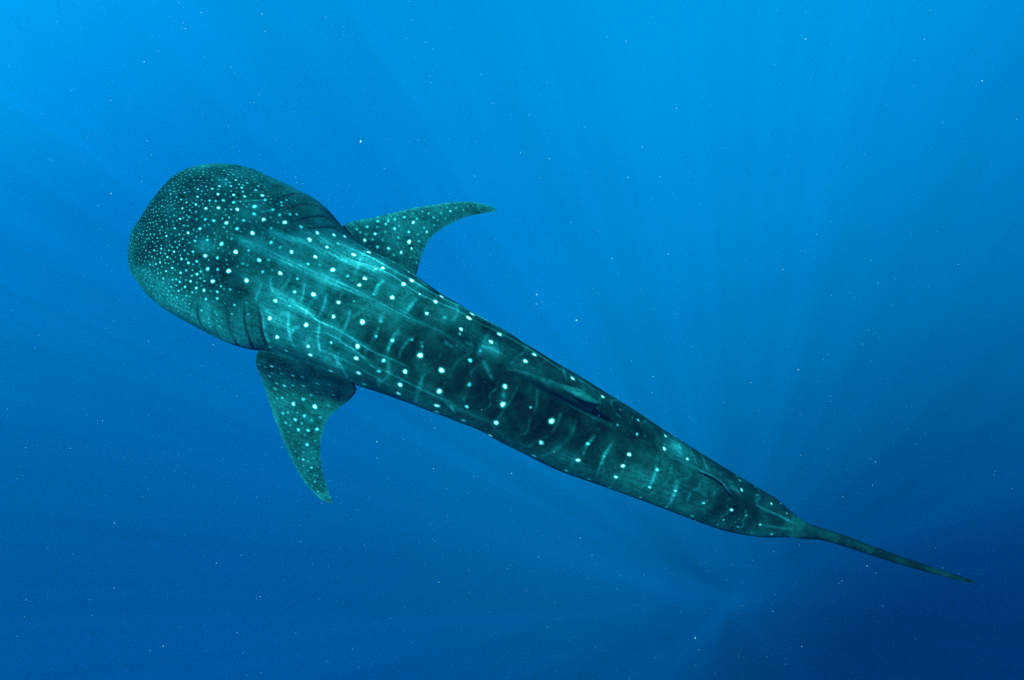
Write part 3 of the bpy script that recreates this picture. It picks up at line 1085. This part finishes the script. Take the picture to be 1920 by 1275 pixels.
def attach_fin(fin, j_mid, j_half, thick, n_span=130, power=1.0, tip=0.12, blade=0.0):
    """grow a fin out of a patch of the body's skin, sharing the patch's rim vertices"""
    global base
    i0, i1 = [int(round(x * (NU - 1))) for x in fin['u']]
    j0, j1 = j_mid - j_half, j_mid + j_half
    jj = [j % NV for j in range(j0, j1 + 1)]
    for j in range(j0, j1):
        keep[i0:i1, j % NV] = False
    loop = ([(i, jj[0]) for i in range(i0, i1)] + [(i1, j) for j in jj[:-1]]
            + [(i, jj[-1]) for i in range(i1, i0, -1)] + [(i0, j) for j in jj[:0:-1]])
    ni, nj = i1 - i0, j1 - j0
    ids0 = np.array([index[a, b_] for a, b_ in loop])
    rim = G.reshape(-1, 3)[ids0]
    dl = 0.32
    phi = np.concatenate([np.linspace(dl, np.pi - dl, ni, endpoint=False),
                          np.linspace(np.pi - dl, np.pi + dl, nj, endpoint=False),
                          np.linspace(np.pi + dl, 2 * np.pi - dl, ni, endpoint=False),
                          np.linspace(-dl, dl, nj, endpoint=False)])
    c = (1 - np.cos(phi)) / 2
    foil = np.sin(phi) * (1.25 * (1 - c) ** 0.8 + 0.10)
    k = np.linspace(0, 1, n_span) ** 0.85
    le = hermite(k, np.linspace(0, 1, len(fin['le'])), np.array(fin['le']))
    te = hermite(k, np.linspace(0, 1, len(fin['te'])), np.array(fin['te']))
    span = unit(np.gradient((le + te) / 2, axis=0))
    nrm = unit(np.cross(unit(te[0] * .5 + te[n_span // 2] * .5 - le[0] * .5 - le[n_span // 2] * .5)[None], span))
    nrm = unit(np.stack([np.convolve(np.pad(nrm[:, a], 8, 'edge'), np.ones(17) / 17, 'valid') for a in range(3)], -1))
    sidep = rim[:ni].mean(0) - rim[ni + nj:2 * ni + nj].mean(0)
    if (sidep * nrm[0]).sum() < 0:
        nrm = -nrm
    th = thick * (tip + (1 - tip) * (1 - k) ** power) * (1 + blade * np.exp(-((k - 0.84) / 0.13) ** 2))
    th[-6:] *= np.linspace(1, 0.2, 6)
    prev = ids0
    n = len(loop)
    blend = int(n_span * 0.22)
    pts = []
    for q in range(1, n_span):
        sec = le[q] * (1 - c)[:, None] + te[q] * c[:, None] + nrm[q] * (th[q] * 0.5 * foil)[:, None]
        w = min(1.0, q / blend); w = w * w * (3 - 2 * w)
        if q < blend:
            r0 = rim + (le[q] - le[0]) * (1 - c)[:, None] + (te[q] - te[0]) * c[:, None]
            sec = r0 * (1 - w) + sec * w
        pts.append(sec)
        ids = base + np.arange(n)
        quads.append(np.stack([prev, np.roll(prev, -1), np.roll(ids, -1), ids], -1))
        prev = ids
        base += n
    # close the tip across the section
    h = n // 2
    a = prev[np.arange(0, h)]
    b2 = prev[(-np.arange(0, h)) % n]
    quads.append(np.stack([a[1:-1], a[2:], b2[2:], b2[1:-1]], -1))
    pts = np.concatenate(pts)
    verts.append(pts)
    cc = np.tile(c, n_span - 1); kk = np.repeat(k[1:], n)
    fin_ranges.append((base - len(pts), base, cc, kk))

def jat(deg):
    return int(np.argmin(np.abs(np.unwrap(thg) - np.radians(deg % 360))))

attach_fin(FINS['pecR'], jat(345), 16, 0.10)
attach_fin(FINS['pecL'], jat(195), 16, 0.10)
attach_fin(FINS['dor1'], jat(90), 6, 0.07, n_span=90, power=0.45, tip=0.35, blade=0.65)
attach_fin(FINS['dor2'], jat(90), 6, 0.05, n_span=50)
attach_fin(FINS['cauU'], jat(90), 90, 0.122, n_span=140, power=0.9, tip=0.22)
attach_fin(FINS['cauL'], jat(270), 50, 0.11, n_span=70)

body_q = np.stack([index[:-1], index[1:], np.roll(index[1:], -1, 1), np.roll(index[:-1], -1, 1)], -1)[keep]
quads.insert(0, body_q)
V = np.concatenate(verts)
# snout and tail end caps
cap_tris = []
for row, flip in ((index[0], 0), (index[-1], 1)):
    cpt = len(V)
    V = np.concatenate([V, V[row].mean(0)[None]])
    a, b2 = row, np.roll(row, -1)
    cap_tris.append(np.stack([np.full(NV, cpt), a if not flip else b2, b2 if not flip else a], -1))
Q = np.concatenate(quads)
TR = np.concatenate(cap_tris)

# outward direction, used to raise ridges and sink creases
ctr = Cc[np.repeat(np.arange(NU), NV)]
outw = np.zeros_like(V)
outw[:NU * NV] = unit(V[:NU * NV] - ctr)

# ------------------------------------------------------------------ the whale shark: markings
order = np.argsort(V[:, 0], kind='stable')
xs = V[order, 0]
pale = np.zeros(len(V)); spot = np.zeros(len(V)); dark = np.zeros(len(V)); lift = np.zeros(len(V))
inner = V.copy()

def near(p, reach):
    a, b_ = np.searchsorted(xs, (p[0] - reach, p[0] + reach))
    ids = order[a:b_]
    dv = V[ids] - p
    d2 = (dv * dv).sum(1)
    ok = d2 < reach * reach
    return ids[ok], d2[ok]

def path_points(path, step=0.008):
    path = np.array(path, float)
    k = np.linspace(0, 1, len(path))
    f = np.linspace(0, 1, 400)
    uu = hermite(f, k, path[:, 0]); tt = hermite(f, k, path[:, 1])
    P = surf(uu, tt, TABLE)
    L = np.concatenate([[0], np.cumsum(np.linalg.norm(np.diff(P, axis=0), axis=1))])
    g = np.linspace(0, L[-1], max(3, int(L[-1] / step)))
    return surf(np.interp(g, L, uu), np.interp(g, L, tt), TABLE), g / L[-1]

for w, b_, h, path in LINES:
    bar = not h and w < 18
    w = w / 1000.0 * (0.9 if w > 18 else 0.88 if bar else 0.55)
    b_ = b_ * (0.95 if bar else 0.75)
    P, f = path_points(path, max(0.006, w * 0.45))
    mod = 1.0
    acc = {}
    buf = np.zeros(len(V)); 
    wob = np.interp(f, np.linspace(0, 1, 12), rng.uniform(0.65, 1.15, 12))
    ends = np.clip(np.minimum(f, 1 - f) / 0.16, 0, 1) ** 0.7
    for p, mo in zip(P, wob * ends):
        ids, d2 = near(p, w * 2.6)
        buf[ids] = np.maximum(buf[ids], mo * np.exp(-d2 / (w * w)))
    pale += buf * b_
    if h:
        lift += buf * h / 1000.0
# faint broken crossbars between the rows of spots
for side in (0, 1):
    u_ = 0.33
    while u_ < 0.93:
        t0 = np.pi / 2 + (1 if side else -1) * rng.uniform(0.05, 0.35)
        t1 = np.pi / 2 + (1 if side else -1) * rng.uniform(0.9, 1.45)
        n_b = 5
        path = [(u_ + rng.normal(0, 0.003) + 0.004 * math.sin(k_ * 0.9 + u_ * 40), t0 + (t1 - t0) * k_ / (n_b - 1)) for k_ in range(n_b)]
        P, f = path_points(path, 0.010)
        w = rng.uniform(0.008, 0.015)
        gaps = np.interp(f, np.linspace(0, 1, 10), rng.uniform(0.05, 1.0, 10)).clip(0, 1)
        buf = np.zeros(len(V))
        for p, mo in zip(P, gaps):
            ids, d2 = near(p, w * 2.4)
            buf[ids] = np.maximum(buf[ids], mo * np.exp(-d2 / (w * w)))
        pale += buf * rng.uniform(0.18, 0.36)
        u_ += rng.uniform(0.018, 0.032)
for u_, t_, r_, b_ in MOTTLE_DAPPLES:  # mottling, plus sun dapples and light on the upper flank put into the colour
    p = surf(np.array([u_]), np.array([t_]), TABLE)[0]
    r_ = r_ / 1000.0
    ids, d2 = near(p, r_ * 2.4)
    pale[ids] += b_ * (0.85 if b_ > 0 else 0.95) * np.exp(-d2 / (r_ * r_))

all_spots = []
for u_, t_, r_, b_ in SPOTS:
    p = surf(np.array([u_]), np.array([t_]), TABLE)[0]
    all_spots.append((p, r_ / 1000.0 * (0.74 if u_ < 0.2 else 0.86), b_ ** 0.85))
FIN_UP = np.array([-0.0812, -0.308, 0.9479])          # upper side of the level pectoral fins
for f in ('pecL', 'pecR'):
    for x, y, z, r_, b_ in FINS[f]['spots']:
        p = np.array([x, y, z])
        ids, d2 = near(p, 0.25)
        fa, fb = fin_ranges[0 if f == 'pecR' else 1][:2]
        ids = ids[(ids >= fa) & (ids < fb)]
        dv = V[ids] - p
        lat = np.linalg.norm(dv - (dv @ FIN_UP)[:, None] * FIN_UP, axis=1)
        up = ids[lat < max(0.016, lat.min() + 0.004)] if len(ids) else ids
        ids = up
        if len(ids):
            all_spots.append((V[ids[(V[ids] @ FIN_UP).argmax()]], r_ / 1000.0 * 0.98, min(1.0, b_ * 1.05)))
big = np.array([p for p, r_, b_ in all_spots]); big_r = np.array([r_ for p, r_, b_ in all_spots])
# the small freckles crowding the head and the gill covers
n_try = 42000
uu = rng.uniform(0.002, 0.34, n_try) ** 1.0
tt = rng.uniform(-0.9, np.pi + 0.9, n_try)
PP = surf(uu, tt, TABLE)
cells = {}
for u_, t_, p in zip(uu, tt, PP):
    off = abs(t_ - np.pi / 2)
    if u_ > 0.16 and off < 0.95 and rng.random() < 0.82:
        continue
    if u_ > 0.30 - 0.05 * (off < 1.2):
        continue
    g = min(1.0, u_ / 0.2)
    gap = 0.0205 + 0.0105 * g
    r_ = (0.0053 + 0.0023 * g) * rng.uniform(0.7, 1.25)
    dd = np.linalg.norm(big - p, axis=1) - big_r
    if dd.min() < gap * 0.55:
        continue
    c_ = tuple((p / 0.042).astype(int))
    bad = False
    for a in (-1, 0, 1):
        for b2 in (-1, 0, 1):
            for c2 in (-1, 0, 1):
                for q_ in cells.get((c_[0] + a, c_[1] + b2, c_[2] + c2), ()):
                    if ((q_ - p) ** 2).sum() < gap * gap:
                        bad = True
    if bad:
        continue
    cells.setdefault(c_, []).append(p)
    gill = u_ > 0.2
    all_spots.append((p, r_ * (1.15 if gill else 1), rng.uniform(0.18, 0.38) if gill else rng.uniform(0.34, 0.62)))
# small specks between the fins' larger spots
for fa, fb, cc, kk in fin_ranges[:2]:
    pick = rng.integers(fa, fb, 3000)
    pick = pick[(cc[pick - fa] > 0.07) & (cc[pick - fa] < 0.94) & (kk[pick - fa] > 0.06) & (kk[pick - fa] < 0.97)]
    have = np.array([q_[0] for q_ in all_spots if np.abs(q_[0] - V[fa:fb].mean(0)).max() < 1.2])
    for v_ in pick:
        p = V[v_]
        if np.linalg.norm(have - p, axis=1).min() < 0.034:
            continue
        have = np.concatenate([have, p[None]])
        all_spots.append((p, rng.uniform(0.007, 0.0105), rng.uniform(0.16, 0.36)))
for p, r_, b_ in all_spots:
    reach = r_ * 2.3 + 0.012
    ids, d2 = near(p, max(reach, 0.03))
    # spots stay flat discs with a soft, paler rim
    dist = np.sqrt(d2)
    dv = V[ids] - p
    az = np.arctan2(dv[:, 1] + 0.6 * dv[:, 2], dv[:, 0])
    w1, w2, w3 = rng.uniform(0, 6.28, 3)
    dist = dist * (1 + 0.10 * np.sin(2 * az + w1) + 0.07 * np.sin(3 * az + w2) + 0.05 * np.sin(5 * az + w3))
    core = np.clip((r_ * 1.15 - dist) / (r_ * 0.75), 0, 1)
    core = core * core * (3 - 2 * core)
    halo = 0.26 * np.exp(-d2 / (r_ * 1.5) ** 2)
    spot[ids] = np.maximum(spot[ids], b_ * np.maximum(core, halo))

# gill creases
GILL_STRENGTH = (0.65, 0.35, 0.5, 0.85, 1.05, 0.55, 0.8, 0.95, 1.0, 1.0)
for g_, path in zip(GILL_STRENGTH, GILLS):
    P, f = path_points(path, 0.005)
    buf = np.zeros(len(V))
    for p, e_ in zip(P, np.clip(np.minimum(f, (1 - f) * 3) / 0.25, 0.15, 1)):
        ids, d2 = near(p, 0.05)
        buf[ids] = np.maximum(buf[ids], g_ * e_ * np.exp(-d2 / 0.0080 ** 2))
    lift -= buf * 0.013
    dark = np.maximum(dark, buf * 1.2)

# fins: paler rims
for fi, (a, b_, cc, kk) in enumerate(fin_ranges):
    rim_pale = 0.13 + 0.22 * np.clip((0.13 - cc) / 0.10, 0, 1) + 0.12 * np.clip((cc - 0.9) / 0.1, 0, 1) + 0.16 * np.clip((kk - 0.72) / 0.28, 0, 1)
    if fi == 2:        # first dorsal: dark, paler only towards its trailing tip
        rim_pale = 0.02 + 0.20 * np.clip((kk - 0.60) / 0.3, 0, 1) + 0.04 * np.clip((0.15 - cc) / 0.15, 0, 1) * np.clip(kk / 0.2, 0, 1)
    elif fi == 3:
        rim_pale = 0.16 + 0.16 * np.clip((0.3 - cc) / 0.3, 0, 1)
    elif fi > 3:
        rim_pale = -0.06 * np.clip(kk / 0.3, 0, 1) + 0.08 * np.clip((0.25 - cc) / 0.25, 0, 1) * (1 - kk)
    pale[a:b_] = (np.maximum(pale[a:b_], rim_pale * np.clip(kk / 0.16, 0, 1)) if fi < 4 else pale[a:b_] + rim_pale)
# pale belly
nb = NU * NV
rel = ((V[:nb] - ctr) * Dd[np.repeat(np.arange(NU), NV)]).sum(1) / np.maximum(np.repeat(hermite(ug, TABLE['u'], TABLE['hv']), NV), 1e-3)
off = np.abs(np.tile(thg, NU) - np.pi / 2); off = np.minimum(off, 2 * np.pi - off)
u_all = np.repeat(ug, NV)
pale[:nb] += 0.20 * np.clip((off - 0.75) / 0.9, 0, 1) * np.clip((0.36 - u_all) / 0.1, 0, 1)
pale[:nb] += 0.17 * np.clip((off - 0.5) / 1.0, 0, 1) ** 1.3 + (0.03 + 0.07 * np.clip((off - 0.5) / 0.5, 0, 1)) * np.clip((0.32 - u_all) / 0.08, 0, 1)
belly = np.clip((-rel - 0.35) / 0.35, 0, 1)
pale[:nb] += belly * 1.6

V = V + outw * lift[:, None]

# ------------------------------------------------------------------ skin material
m_skin, N = material('spotted_skin')
att = N('ShaderNodeAttribute', dict(attribute_name='markings'))
sep = N('ShaderNodeSeparateColor', i0=att.outputs['Color'])
pl, sp, dk = sep.outputs[0], sep.outputs[1], sep.outputs[2]
oc = N('ShaderNodeTexCoord').outputs['Object']
ns = N('ShaderNodeTexNoise', Vector=oc, Scale=5.5, Detail=6.0, Roughness=0.62).outputs[0]
nf = N('ShaderNodeTexNoise', Vector=oc, Scale=48.0, Detail=4.0, Roughness=0.7).outputs[0]
ng = N('ShaderNodeTexNoise', Vector=oc, Scale=140.0, Detail=2.0, Roughness=0.6).outputs[0]
# streaks that run along the body
stretch = N('ShaderNodeMapping', Vector=oc, Scale=(2.0, 52.0, 52.0)).outputs[0]
st = N('ShaderNodeTexNoise', Vector=stretch, Scale=1.0, Detail=4.0, Roughness=0.6).outputs[0]
mott = N.math('ADD', N.math('MULTIPLY', N.math('SUBTRACT', ns, 0.5), 0.72), N.math('MULTIPLY', N.math('SUBTRACT', nf, 0.5), 0.30))
mott = N.math('ADD', mott, N.math('MULTIPLY', N.math('SUBTRACT', st, 0.5), 0.16))
vary = N.math('ADD', N.math('ADD', 1.0, N.math('MULTIPLY', N.math('SUBTRACT', nf, 0.5), 1.3)), N.math('MULTIPLY', N.math('SUBTRACT', st, 0.5), 1.6))
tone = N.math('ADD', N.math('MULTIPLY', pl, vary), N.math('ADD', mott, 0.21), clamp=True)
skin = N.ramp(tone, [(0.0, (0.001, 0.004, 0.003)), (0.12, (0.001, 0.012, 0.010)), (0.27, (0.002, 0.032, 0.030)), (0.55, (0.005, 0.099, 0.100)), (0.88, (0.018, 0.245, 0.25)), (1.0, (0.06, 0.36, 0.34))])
edge = N.math('ADD', sp, N.math('MULTIPLY', N.math('SUBTRACT', ng, 0.5), N.math('MULTIPLY', sp, 0.5)))
edge = N.math('ADD', edge, N.math('MULTIPLY', N.math('SUBTRACT', nf, 0.5), N.math('MULTIPLY', sp, 0.45)), clamp=True)
spot_col = N.ramp(edge, [(0.0, (0.004, 0.06, 0.058)), (0.35, (0.01, 0.18, 0.175)), (0.6, (0.05, 0.46, 0.44)), (0.8, (0.55, 0.75, 0.70)), (1.0, (0.85, 0.88, 0.82))])
spot_fac = N('ShaderNodeMapRange', dict(interpolation_type='SMOOTHSTEP'), i0=edge, i1=0.05, i2=0.34).outputs[0]
colr = N.mix(spot_fac, skin, spot_col)
colr = N.mix(dk, colr, (0.002, 0.006, 0.008))
bump = N('ShaderNodeBump', Strength=0.25, Distance=0.004, Height=N.math('ADD', nf, N.math('MULTIPLY', ng, 0.6)))
bs = N('ShaderNodeBsdfPrincipled', Base_Color=colr, Roughness=0.85, Normal=bump.outputs[0])
bs.inputs['Specular IOR Level'].default_value = 0.0
N('ShaderNodeOutputMaterial', Surface=bs.outputs[0])

shark = mesh_object('whale_shark', V, Q, TR, m_skin)
at = shark.data.color_attributes.new('markings', 'FLOAT_COLOR', 'POINT')
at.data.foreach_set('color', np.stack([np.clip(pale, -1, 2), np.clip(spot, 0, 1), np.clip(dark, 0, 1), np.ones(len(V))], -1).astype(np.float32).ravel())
shark.matrix_world = Matrix.Translation([-2.1961, 2.5816, -7.8288]) @ Matrix([[0.713157, 0.447554, 0.53954], [-0.336847, 0.893771, -0.296153], [-0.614769, 0.029461, 0.788157]]).to_4x4()
shark['label'] = 'teal whale shark covered in white spots swimming through open blue water'
shark['category'] = 'whale shark'

# gill slits: dark strips laid in the creases
m_gill, N = material('gill_slit_dark')
gn = N('ShaderNodeTexNoise', Vector=N('ShaderNodeTexCoord').outputs['Object'], Scale=60.0).outputs[0]
bs = N('ShaderNodeBsdfPrincipled', Base_Color=N.ramp(gn, [(0.3, (0.0, 0.0015, 0.002)), (0.7, (0.0, 0.004, 0.005))]), Roughness=0.8)
N('ShaderNodeOutputMaterial', Surface=bs.outputs[0])
for gi, path in enumerate(GILLS):
    P, f = path_points(path, 0.012)
    n = len(P)
    tan = unit(np.gradient(P, axis=0))
    path_a = np.array(path)
    uc = np.interp(f, np.linspace(0, 1, len(path)), path_a[:, 0])
    C_, t_, l_, d_ = body_frame(uc, TABLE)
    on = unit(P - C_); on = unit(on - (on * tan).sum(1)[:, None] * tan)
    sd = np.cross(on, tan)
    w = 0.0060 * GILL_STRENGTH[gi] * np.clip(np.minimum(f * 2.2, (1 - f) * 5), 0.10, 1) * (0.55 + 0.6 * f)
    ang = np.linspace(0, 2 * np.pi, 8, endpoint=False)
    ring = (P - on * 0.010)[:, None] + sd[:, None] * (w[:, None] * np.cos(ang))[..., None] + on[:, None] * (w[:, None] * 0.8 * np.sin(ang))[..., None]
    gidx = np.arange(n * 8).reshape(n, 8)
    gq = np.stack([gidx[:-1], gidx[1:], np.roll(gidx[1:], -1, 1), np.roll(gidx[:-1], -1, 1)], -1).reshape(-1, 4)
    mesh_object('gill_slit', ring.reshape(-1, 3), gq, mat=m_gill, parent=shark)

# ------------------------------------------------------------------ drifting particles
m_snow, N = material('marine_snow')
bs = N('ShaderNodeBsdfPrincipled', Base_Color=(0.36, 0.60, 0.62, 1.0), Roughness=0.9)
N('ShaderNodeOutputMaterial', Surface=bs.outputs[0])
n = 70000
ctrs = np.stack([rng.uniform(-9, 11, n), rng.uniform(-5, 11, n), rng.uniform(-15, -4.2, n)], -1)
dist = np.linalg.norm(ctrs - np.array([0, 0, -4.0]), axis=1)
ctrs = ctrs[dist > 1.1]
n = len(ctrs)
octa = np.array([(1, 0, 0), (-1, 0, 0), (0, 1, 0), (0, -1, 0), (0, 0, 1), (0, 0, -1)], float)
of = np.array([(0, 2, 4), (2, 1, 4), (1, 3, 4), (3, 0, 4), (2, 0, 5), (1, 2, 5), (3, 1, 5), (0, 3, 5)])
size = np.minimum(0.00062 * np.exp(rng.normal(0, 0.5, n)), 0.0018)
shape = np.exp(rng.normal(0, 0.45, (n, 3)))
ax = unit(rng.normal(size=(n, 3))); bx = unit(np.cross(ax, rng.normal(size=(n, 3)))); cx = np.cross(ax, bx)
R = np.stack([ax, bx, cx], 1)
pv = np.einsum('kj,njd->nkd', octa, R * (shape * size[:, None])[..., None]) + ctrs[:, None]
pt = (of[None] + 6 * np.arange(n)[:, None, None]).reshape(-1, 3)
snow = mesh_object('marine_snow', pv.reshape(-1, 3), tris=pt, mat=m_snow, smooth=False)
snow['kind'] = 'stuff'
snow['label'] = 'tiny white particles drifting in the blue water'
